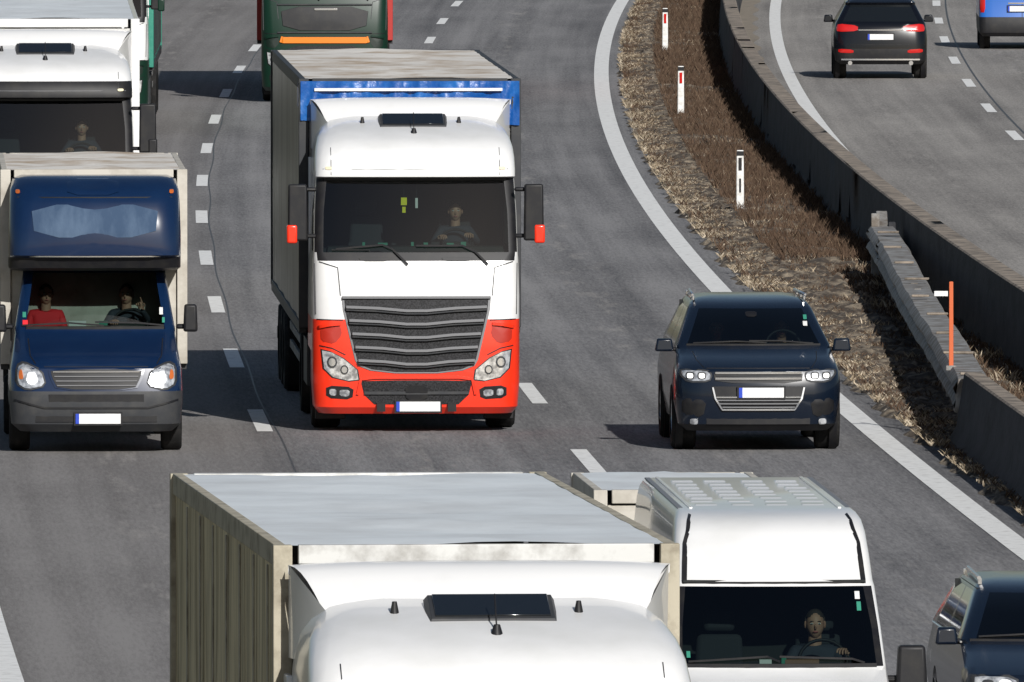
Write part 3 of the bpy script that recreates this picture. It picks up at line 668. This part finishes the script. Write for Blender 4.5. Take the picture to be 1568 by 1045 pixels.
def estate():
    E=empty('estate_car',(4.78,155.5,0),.055)
    R=[(.2,.8,.16,4.5,.25,.08),(.28,.86,.06,4.6,.3,.10),(.5,.90,0,4.66,.32,.12),(.66,.90,.02,4.66,.3,.12),(.74,.89,.08,4.62,.3,.13),(.80,.88,.30,4.6,.3,.12),(.88,.86,.8,4.6,.28,.1),(.94,.85,1.15,4.6,.2,.1),(.97,.85,1.2,4.58,.12,.12),
       (1.18,.75,1.6,4.4,.12,.12),(1.34,.67,1.95,4.2,.12,.12),(1.39,.63,2.15,4.1,.16,.1),(1.42,.54,2.5,4.0,.2,.08),(1.43,.4,2.8,3.8,.2,.05)]
    B=Body(R)
    def mf(i,s):
        if i in(8,9): return M['glass'] if s<=4 else M['dkmet'] if s<9 else M['glassdk'] if s in(9,10,12,16,17,18) else M['dkmet']
        return M['dkmet']
    B.mesh('body_shell',E,mf)
    mb=MB()
    patch(mb,B,[(-.40,.74),(.40,.74),(.36,.52),(-.36,.52)],.012,M['blk'],it=1)
    for k in range(4): ribbon(mb,B,[(-.36,.70-.05*k),(.36,.70-.05*k)],.012,.03,M['silver'])
    patch(mb,B,[(.46,.74),(.84,.745),(.86,.68),(.82,.56),(.46,.56)],.008,M['dkgrey'],True,it=1); patch(mb,B,[(.48,.72),(.82,.73),(.83,.67),(.80,.58),(.48,.58)],.016,M['lens'],True,it=1)
    patch(mb,B,[(.52,.70),(.63,.70),(.63,.60),(.52,.60)],.026,M['lamp'],True,it=2); patch(mb,B,[(.67,.70),(.77,.70),(.77,.61),(.67,.61)],.026,M['dkgrey'],True,it=2)
    plate(mb,B,0,.42,off=.04); ribbon(mb,B,[(-.6,.32),(.6,.32)],.09,.006,M['blk']); ribbon(mb,B,[(-.78,.965),(.78,.965)],.035,.008,M['blk'])
    ribbon(mb,B,[(-.7,1.0),(-.1,1.03),(.1,1.0)],.014,.02,M['blk'])
    mb.build('grille_and_headlamps',E,ang=50)
    mb=MB()
    for sg in(-1,1):
        mb.cyl((sg*.62,2.3,1.45),(sg*.58,4.0,1.45),.018,M['silver'],n=8)
        for y in(2.35,3.95): mb.box((sg*.61,y,1.42),(.03,.08,.05),M['silver'])
        mb.cyl((sg*.855,1.3,.955),(sg*.855,4.4,.955),.01,M['silver'],n=6)
    mb.build('roof_rails',E)
    car_common(E,B,M['dkmet'],(.9,3.6),wr=.32,ww=.22,mz=.98,my=1.45,track=.79,mirw=.2)
    cabin(E,.70,1.35,.94,2.3,.35,1.36,3.9,(-.36,.36),.42,wheelx=.36,ysl=2.2)
    person(E,'driver',(.36,2.25,.36),M['darksh'],hl=(-.17,-.42,.46),hr=(.17,-.42,.46))
estate()
def away_suv():
    E=empty('suv_car',(7.50,372.0,0),-.005)
    R=[(.30,.82,.12,4.3,.2,.05),(.38,.92,.03,4.5,.22,.06),(.62,.95,0,4.6,.25,.07),(.85,.95,.04,4.6,.25,.08),(1.0,.94,.06,4.2,.25,.08),(1.12,.92,.10,3.7,.22,.08),(1.17,.89,.16,3.5,.12,.08),(1.50,.72,.50,2.75,.12,.08),(1.55,.71,.46,2.6,.12,.08),(1.61,.64,.62,2.4,.16,.06),(1.65,.5,.9,2.1,.2,.05)]
    B=Body(R)
    def mf(i,s):
        if i<=1: return M['blk']
        if i==6: return M['glassdk'] if s<=4 or s in(9,10,12,13,16,17,18,19,20,21) else M['blackp']
        return M['blackp']
    B.mesh('body_shell',E,mf)
    mb=MB()
    patch(mb,B,[(.46,1.09),(.86,1.13),(.91,1.04),(.88,.96),(.46,.98)],.01,M['taill'],True,it=1)
    patch(mb,B,[(.55,.60),(.86,.62),(.86,.54),(.55,.53)],.01,M['taill'],True,it=1)
    ribbon(mb,B,[(-.8,.40),(.8,.40)],.03,.012,M['silver']); plate(mb,B,0,.86,off=.02)
    ribbon(mb,B,[(-.45,1.0),(.45,1.0)],.02,.01,M['silver']); ribbon(mb,B,[(-.9,.70),(.9,.70)],.012,.004,M['blk'])
    mb.cyl((-.62,.0,.33),(-.62,.15,.33),.045,M['silver'],n=10); mb.cyl((.62,.0,.33),(.62,.15,.33),.045,M['silver'],n=10)
    mb.build('tail_lamps_and_trim',E,ang=50)
    mb=MB()
    for sg in(-1,1): mb.cyl((sg*.66,.7,1.66),(sg*.66,2.4,1.66),.018,M['silver'],n=8)
    mb.build('roof_rails',E)
    car_common(E,B,M['blackp'],(.85,3.7),wr=.37,ww=.26,mz=1.15,my=3.0,track=.82)
away_suv()
def away_van():
    E=empty('delivery_van',(11.05,396.0,0),-.01)
    R=[(.28,.85,.08,4.4,.15,.04),(.36,.92,.02,4.5,.15,.04),(.62,.93,0,4.5,.15,.04),(.70,.93,.04,4.5,.15,.04),(1.1,.93,.06,4.2,.15,.04),(1.2,.92,.08,3.6,.12,.04),(1.65,.84,.14,3.0,.12,.04),(1.78,.82,.18,2.8,.14,.04),(1.84,.7,.3,2.6,.15,.04)]
    B=Body(R)
    B.mesh('body_shell',E,lambda i,s: M['blk'] if i<=2 else (M['glassdk'] if i==5 and (s<=3 or s in(10,12)) else M['skyblue']))
    mb=MB(); patch(mb,B,[(.80,1.25),(.92,1.25),(.92,.80),(.80,.80)],.012,M['taill'],True,it=1); plate(mb,B,-.05,.88,off=.02)
    ribbon(mb,B,[(0,.7),(0,1.7)],.012,.004,M['blk'],n=4); ribbon(mb,B,[(-.3,1.0),(.3,1.0)],.03,.012,M['silver'])
    mb.build('tail_lamps_and_trim',E,ang=50)
    car_common(E,B,M['blk'],(.8,3.5),wr=.33,ww=.23,mz=1.15,my=3.2,track=.80)
away_van()
def white_van():
    E=empty('panel_van',(2.245,149.05,0),.046)
    R=[(.22,.82,.14,8.2,.25,.05),(.32,.88,.04,8.3,.28,.07),(.6,.90,0,8.4,.28,.08),(.82,.90,.04,8.4,.28,.08),(.92,.895,.2,8.4,.28,.08),(1.03,.89,.6,8.4,.25,.08),(1.11,.885,.88,8.4,.15,.08),(1.14,.88,.92,8.4,.08,.09),
       (1.45,.86,1.30,8.4,.08,.09),(1.76,.835,1.68,8.4,.10,.09),(1.80,.825,1.72,8.4,.12,.09),(2.0,.81,1.92,8.4,.14,.1),(2.18,.79,2.12,8.4,.16,.1),(2.27,.77,2.32,8.38,.16,.1),(2.32,.74,2.6,8.35,.14,.08),(2.34,.71,2.9,8.3,.1,.05)]
    B=Body(R,side=(.06,.18,.22,.6))
    def mf(i,s):
        if i<=1: return M['dkgrey']
        if i in(7,8): return M['glass'] if s<=4 else M['blk'] if s<=6 else M['white'] if s!=10 else M['glassdk']
        return M['white']
    B.mesh('body_shell',E,mf,ang=28)
    mb=MB()
    for k in range(8):
        for j in range(4): mb.box((-.45+.30*j+random.uniform(-.02,.02),3.6+k*.58,2.336),(.22,.30,.020),M['white'],top=(.8,.6))
    for sg in(-1,1): mb.box((sg*.62,5.6,2.342),(.03,5.2,.02),M['white']); mb.box((sg*.70,5.7,2.335),(.05,5.2,.012),M['grey'])
    mb.build('roof_ribs',E,bevel=.006)
    mb=MB()
    for sg in(-1,1):
        zz=[1.80,1.95,2.1,2.2,2.27,2.31]
        ribbon(mb,B,[(sg*(B.W(z)-.085-.02*(z>2.15)),z) for z in zz],.042,.006,M['blk'],n=4)
    ribbon(mb,B,[(-.76,1.785),(.76,1.785)],.025,.006,M['blk'])
    ribbon(mb,B,[(-.8,1.14),(.8,1.14)],.05,.012,M['blk'])
    ribbon(mb,B,[(-.75,1.18),(-.1,1.22),(.0,1.18)],.016,.03,M['blk']); ribbon(mb,B,[(.0,1.22),(.6,1.2),(.7,1.17)],.016,.03,M['blk'])
    patch(mb,B,[(.66,1.72),(.70,1.72),(.70,1.66),(.66,1.66)],.008,M['paper'],it=0); patch(mb,B,[(.67,1.64),(.705,1.64),(.705,1.57),(.67,1.57)],.008,M['greenst'],it=0)
    patch(mb,B,[(-.76,1.26),(-.73,1.26),(-.73,1.21),(-.76,1.21)],.008,M['greenst'],it=0)
    patch(mb,B,[(.50,.80),(.58,.93),(.82,.93),(.84,.78),(.78,.66)],.01,M['lens'],True,it=1); patch(mb,B,[(-.45,.85),(.45,.85),(.4,.62),(-.4,.62)],.01,M['blk'],it=1)
    plate(mb,B,0,.42,off=.03)
    mb.build('trim_and_headlamps',E,ang=50)
    mb=MB()
    for sg in(-1,1): mb.box((sg*1.10,1.2,1.12),(.26,.16,.36),M['blk'],top=(.85,.9)); mb.box((sg*.97,1.25,1.02),(.18,.07,.06),M['blk'])
    mb.build('door_mirrors',E,bevel=.05,seg=3)
    mb=MB()
    for sg in(-1,1): wheel(mb,sg*.79,1.0,.34,.23); wheel(mb,sg*.79,6.6,.34,.23)
    mb.build('wheels',E)
    cabin(E,.80,1.1,1.14,2.1,.5,1.8,2.7,(-.42,.40),.72,wheelx=.40,ysl=1.75)
    person(E,'driver',(.36,2.15,.66),M['darksh'],hl=(-.17,-.40,.46),hr=(.22,-.40,.54))
    mb=MB(); mb.box((.2,1.3,1.16),(.28,.15,.04),mat('folder',(.25,.13,.09),.7)); mb.box((-.1,1.3,1.16),(.1,.1,.04),M['paper']); mb.box((.05,1.25,1.17),(.04,.04,.05),M['greenst']); mb.build('dashboard_items',E)
white_van()
T=empty('box_trailer',(1.52,159.0,0),.06)
trailer(T,0,3.2,1.56,.6,2.15,M['beige'],M['beige'],M['roofgrey'],M['beige'],None,False)
mb=MB()
for sg in(-1,1): wheel(mb,sg*.7,1.8,.3,.2)
mb.box((0,-.6,.45),(.1,1.4,.1),M['galv']); mb.build('wheels_and_drawbar',T)

# ------------------------------------------------------------------ roads
def base(Y): return -5.67+.5*2.33e-4*(Y-370)**2
def sp(Y): return .0034*20*np.log1p(np.exp((Y-290)/20))
LINES={'l0':lambda Y:-3.72+0*Y,'l1':lambda Y:0*Y,'l2':lambda Y:3.53+.5*sp(Y),'l3':lambda Y:7.21+1.0*sp(Y),'r0':lambda Y:11.22+.45*sp(Y),'r1':lambda Y:14.42+1.75*sp(Y),
 'wall':lambda Y:9.95+.5*sp(Y)}
def sheet(name,fa,fb,ys,z,m,nx=1):
    ys=np.asarray(ys,float); vs=[];uv=[]
    for Y in ys:
        a,b=float(fa(Y)),float(fb(Y))
        for k in range(nx+1): o=a+(b-a)*k/nx; vs.append((base(Y)+o,Y,z)); uv.append((o,Y))
    fs=[(i*(nx+1)+k,i*(nx+1)+k+1,(i+1)*(nx+1)+k+1,(i+1)*(nx+1)+k) for i in range(len(ys)-1) for k in range(nx)]
    me=bpy.data.meshes.new(name); me.from_pydata(vs,[],fs); me.materials.append(m)
    u=me.uv_layers.new(name='road')
    for l in me.loops: u.data[l.index].uv=uv[l.vertex_index]
    return link(bpy.data.objects.new(name,me))
YS=np.arange(20,800.1,5)
me=bpy.data.meshes.new('ground'); S=4000; me.from_pydata([(-S,-S,-.03),(S,-S,-.03),(S,S,-.03),(-S,S,-.03)],[],[(0,1,2,3)]); me.materials.append(M['ground']); link(bpy.data.objects.new('ground',me))
sheet('motorway',lambda Y:-7.2,lambda Y:LINES['l3'](Y)+.55,YS,0,M['asph'],4)
sheet('opposite_motorway',lambda Y:LINES['wall'](Y)+.42,lambda Y:LINES['r1'](Y)+8,YS,0,M['asph2'],4)
sheet('sandy_verge',lambda Y:LINES['wall'](Y)+.40,lambda Y:LINES['wall'](Y)+.80+.08*math.sin(Y*.7),np.arange(100,600,1.5),.003,M['sand'])
def solid(name,key,w): sheet(name,lambda Y:LINES[key](Y)-w/2,lambda Y:LINES[key](Y)+w/2,YS,.006,M['mark'])
solid('edge_line','l0',.25); solid('edge_line','l3',.30); solid('edge_line','r0',.26)
def dashes(name,key,y0,per,w=.19,L=5.8,n0=-10,n1=30):
    vs=[];fs=[]
    for n in range(n0,n1):
        c=y0+per*n
        if c<25: continue
        for i in range(6):
            Y=c-L/2+L*i/5; o=float(LINES[key](np.float64(Y))); vs+=[(base(Y)+o-w/2,Y,.006),(base(Y)+o+w/2,Y,.006)]
        q=len(vs)-12
        fs+=[(q+2*i,q+2*i+1,q+2*i+3,q+2*i+2) for i in range(5)]
    me=bpy.data.meshes.new(name); me.from_pydata(vs,[],fs); me.materials.append(M['mark']); link(bpy.data.objects.new(name,me))
dashes('lane_marking','l1',219.4,17.78); dashes('lane_marking','l2',209.1,17.72); dashes('lane_marking','r1',333.7,17.7)
sheet('road_seam',lambda Y:LINES['l1'](Y)+.12+.02*math.sin(Y*.3),lambda Y:LINES['l1'](Y)+.14+.02*math.sin(Y*.3),np.arange(20,800,1.5),.002,M['seam'])
sheet('road_seam',lambda Y:LINES['r1'](Y)+.2,lambda Y:LINES['r1'](Y)+.24,YS,.002,M['seam'])
ys=np.arange(60,700,.25); nx=20
v=[];Vn=np.random.default_rng(2)
for Y in ys:
    a=float(LINES['l3'](Y))+.42+.10*math.sin(Y*.9)+.06*math.sin(Y*2.7); b=float(LINES['wall'](Y))+.02
    for k in range(nx+1):
        t=k/nx; v.append((base(Y)+a+(b-a)*t,Y,(.0 if k==0 else .03)+.10*math.sin(math.pi*t)**.6*(1 if Y>265 or t<.6 else .3)+.04*math.sin(Y*1.7+t*6)*t+Vn.uniform(-.05,.05)*(k>0)))
f=[(i*(nx+1)+k,i*(nx+1)+k+1,(i+1)*(nx+1)+k+1,(i+1)*(nx+1)+k) for i in range(len(ys)-1) for k in range(nx)]
me=bpy.data.meshes.new('median_ground'); me.from_pydata(v,[],f); me.materials.append(M['soil']); link(bpy.data.objects.new('median_ground',me))
def blades(name,P,h,lean,w,m):
    n=len(P); a=rng.uniform(0,2*np.pi,n); la=rng.uniform(0,2*np.pi,n)
    d=np.stack([np.cos(a),np.sin(a)*.4,0*a],1)*w[:,None]; 
    tip=P+np.stack([np.cos(la)*lean*h,np.sin(la)*lean*h,h],1); mid=P+(tip-P)*.55+np.stack([0*h,0*h,h*.12],1)
    V=np.stack([P-d,P+d,mid+d*.8,tip,mid-d*.8],1).reshape(-1,3)
    me=bpy.data.meshes.new(name); me.vertices.add(5*n); me.vertices.foreach_set('co',V.astype(np.float32).ravel())
    idx=(np.arange(n)[:,None]*5+np.array([0,1,2,3,4])[None]).ravel()
    me.loops.add(5*n); me.loops.foreach_set('vertex_index',idx.astype(np.int32)); me.polygons.add(n)
    me.polygons.foreach_set('loop_start',(np.arange(n)*5).astype(np.int32)); me.polygons.foreach_set('loop_total',np.full(n,5,np.int32))
    me.update(calc_edges=True); me.validate(); me.materials.append(m); link(bpy.data.objects.new(name,me))
def fld(Y,t): return np.sin(Y*.55+t*3)*.5+np.sin(Y*1.31+1+t*5)*.35+np.sin(Y*.17)*.4
def sample(n,t0,t1,y0=175,y1=470,clus=0,cr=(.12,.35)):
    Y=rng.uniform(y0,y1,n); t=rng.uniform(t0,t1,n)
    if clus:
        c=rng.integers(0,clus,n); CY=rng.uniform(y0,y1,clus); CT=rng.uniform(t0,t1,clus)
        Y=CY[c]+rng.normal(0,cr[1],n); t=np.clip(CT[c]+rng.normal(0,cr[0],n)/2.3,t0-.03,t1)
    a=LINES['l3'](Y)+.45; b=LINES['wall'](Y)
    return Y,t,np.stack([base(Y)+a+(b-a)*t,Y,np.full(n,.07)],1)
Y,t,P=sample(180000,.32,1.0); k=((fld(Y,t)+rng.normal(0,.35,len(Y)))>-.45)&~((Y<268)&(t>.35)&(rng.uniform(0,1,len(Y))<.5)); P=P[k]; n=len(P); low=np.where(P[:,1]<268,.5,1)
blades('dead_grass',P,low*rng.uniform(.06,.26,n)*(.6+.5*np.sin(P[:,1]*.8)**2),.55,rng.uniform(.004,.010,n),M['dry'])
Y,t,P=sample(26000,.0,.34); n=len(P)
blades('dead_grass',P,rng.uniform(.02,.10,n),.9,rng.uniform(.004,.012,n),M['dry'])
Y,t,P=sample(52000,.0,.38,clus=560,cr=(.18,.16)); n=len(P)
blades('straw_grass',P,rng.uniform(.02,.08,n),1.2,rng.uniform(.005,.013,n),M['straw'])
Y,t,P=sample(7000,.35,.98,clus=260,cr=(.08,.15)); n=len(P)
blades('straw_grass',P,rng.uniform(.04,.16,n),.8,rng.uniform(.005,.012,n),M['straw'])
oc=np.array([(1,0,0),(-1,0,0),(0,1,0),(0,-1,0),(0,0,1),(0,0,-1)]); of=[(0,2,4),(2,1,4),(1,3,4),(3,0,4),(2,0,5),(1,2,5),(3,1,5),(0,3,5)]
def stones(name,P,s0,s1,m,fl=.6):
    mbv=[];mbf=[]
    for p in P:
        s=s0+(s1-s0)*random.random()**2.2; o=len(mbv); q=oc*s*rng.uniform(.55,1.25,(6,3))*np.array([1,1,fl])+p
        mbv+=q.tolist(); mbf+=[(a+o,b+o,c+o) for a,b,c in of]
    me=bpy.data.meshes.new(name); me.from_pydata(mbv,[],mbf); me.materials.append(m); link(bpy.data.objects.new(name,me))
Y,t,P=sample(9000,-.02,.50); P[:,2]-=rng.uniform(0,.05,len(P)); stones('gravel',P,.010,.035,M['stone'])
Y,t,P=sample(500,.03,.40); P[:,2]-=.02; stones('clods',P,.03,.08,M['rubble'],.7)
p0=Vector((base(212.2)+7.21+.86+16.2*.003,212.2,0)); p1=Vector((5.33,263,0))
def clear(P,lo=.5): 
    b=base(P[:,1]); return P[(P[:,0]<b+9.8)&(P[:,0]>b+7.21+lo)]
tt=rng.uniform(-.02,1.02,4200); off=rng.normal(-.50,.22,4200)
P=clear(np.stack([p0.x+(p1.x-p0.x)*tt+off,p0.y+(p1.y-p0.y)*tt,rng.uniform(.02,.10,4200)],1),.55); stones('rubble',P,.015,.09,M['rubble'],.8)
tt=rng.uniform(-.02,1.02,3600); off=rng.uniform(.2,1.3,3600)
P=clear(np.stack([p0.x+(p1.x-p0.x)*tt+off,p0.y+(p1.y-p0.y)*tt,rng.uniform(.02,.08,3600)],1)); stones('gravel',P,.015,.06,M['stone'],.8)

def extrude_profile(name,prof,fx,ys,mats,parent=None):
    mb=MB(); n=len(prof); ys=list(ys)
    ring=[[(fx(Y)+x,Y,z) for x,z in prof] for Y in ys]
    for i in range(len(ys)-1):
        for k in range(n):
            j=(k+1)%n; mb.add([ring[i][k],ring[i][j],ring[i+1][j],ring[i+1][k]],[(0,1,2,3)],mats[k])
    mb.add(ring[0],[tuple(range(n))],mats[0]); mb.add(ring[-1],[tuple(range(n))],mats[0])
    return mb.build(name,parent,ang=30)
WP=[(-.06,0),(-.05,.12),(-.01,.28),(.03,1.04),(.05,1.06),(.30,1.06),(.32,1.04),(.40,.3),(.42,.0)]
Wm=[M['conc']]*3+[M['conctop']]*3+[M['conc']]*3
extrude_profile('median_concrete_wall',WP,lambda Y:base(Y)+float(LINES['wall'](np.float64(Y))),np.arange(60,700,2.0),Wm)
BP=[(-.30,0),(-.30,.1),(-.20,.28),(-.11,.88),(-.09,.90),(.09,.90),(.11,.88),(.20,.28),(.30,.1),(.30,0)]
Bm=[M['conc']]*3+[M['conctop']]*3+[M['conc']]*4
def nearX(Y): return base(Y)+7.21+.86+max(0,(Y-196))*.003
extrude_profile('concrete_barrier',BP,nearX,list(np.arange(60,212,2.0))+[212.0],Bm)
G=empty('guard_rail',(0,0,0)); mb=MB()
def gx(t): return p0.lerp(p1,t)
prof=[(-.20,.46),(-.23,.50),(-.20,.56),(-.16,.60),(-.20,.64),(-.23,.70),(-.20,.75),(-.16,.80),(.16,.80),(.20,.75),(.23,.70),(.20,.64),(.16,.60),(.20,.56),(.23,.50),(.20,.46)]
n=40; rings=[]
for i in range(n+1):
    t=i/n; p=gx(t); rise=.025*math.sin(t*9)+random.uniform(-.012,.012); dx=random.uniform(-.012,.012); rings.append([(p.x+x+dx,p.y,z+rise) for x,z in prof])
for i in range(n):
    for k in range(len(prof)-1): mb.add([rings[i][k],rings[i][k+1],rings[i+1][k+1],rings[i+1][k]],[(0,1,2,3)],M['galv'])
mb.build('beam',G,ang=25)
mb=MB()
for i in range(26):
    p=gx((i+.5)/26); mb.box((p.x,p.y,.38),(.10,.08,.8),M['galv'])
    if i%3==0: mb.box((p.x+random.uniform(-.05,.05),p.y,.835),(random.uniform(.2,.4),.10,.03),M['conctop'],rot=(0,0,random.uniform(-.2,.2)))
mb.box((p1.x+.0,p1.y+.3,.86),(.16,.7,.10),M['galv'],rot=(rad(18),0,0)); mb.box((p1.x+.14,p1.y+.1,.62),(.1,.3,.5),M['conc']); mb.box((p1.x-.1,p1.y,.5),(.12,.12,1.0),M['galv'])
mb.box((p0.x,p0.y+.3,.62),(.42,.7,.4),M['galv'],top=(.8,1))
mb.build('posts',G,bevel=.01)
K=empty('orange_marker_post',(5.18,215.5,0)); mb=MB(); mb.box((0,0,1.30),(.055,.03,1.04),M['stake'],top=(.85,1)); mb.box((0,.02,.80),(.12,.08,.06),M['galv']); mb.build('post',K,bevel=.005)
mb=MB(); mb.box((-.12,-.03,1.68),(.16,.01,.06),M['plate']); mb.build('tag',K)
def delin(X,Y,redtop):
    E=empty('delineator_post',(X,Y,0)); mb=MB(); mb.box((0,0,.54),(.13,.09,1.08),M['postw'],top=(.85,.8)); mb.build('post',E,bevel=.015)
    mb=MB()
    mb.box((.0,-.045,.86),(.05,.014,.2),M['taill'] if redtop else M['blk']); mb.box((0,-.042,1.03),(.112,.012,.07),M['blk'])
    if not redtop: mb.box((0,-.045,.52),(.03,.014,.22),M['blk'])
    mb.build('reflector',E)
delin(3.62,290,False); delin(3.15,341,True); delin(3.25,388,True); delin(3.9,437,True)

# ------------------------------------------------------------------ light
sv=Vector((.55,-1.80,1)).normalized()
elev=math.asin(sv.z)
l=bpy.data.lights.new('sun','SUN'); l.energy=4.85; l.angle=rad(.5); l.color=(1,.975,.94)
s=link(bpy.data.objects.new('sun',l)); s.rotation_euler=(-sv).to_track_quat('-Z','Y').to_euler(); s.location=(20,-50,60)
w=bpy.data.worlds.new('World'); scene.world=w; w.use_nodes=True; nt=w.node_tree; bg=nt.nodes['Background']
sky=nt.nodes.new('ShaderNodeTexSky'); sky.sky_type='NISHITA'; sky.sun_disc=False; sky.sun_elevation=elev; sky.sun_rotation=math.atan2(sv.x,sv.y)
nt.links.new(sky.outputs[0],bg.inputs[0]); bg.inputs[1].default_value=.05
scene.view_settings.view_transform='Standard'; scene.view_settings.look='None'; scene.view_settings.exposure=0
cd=bpy.data.cameras.new('camera'); cam=link(bpy.data.objects.new('camera',cd)); cam.location=(0,0,10); cam.rotation_euler=(rad(90-2.36),0,0)
cd.sensor_width=36; cd.lens=36*28000/1568; cd.clip_end=6000; cd.clip_start=1; scene.camera=cam
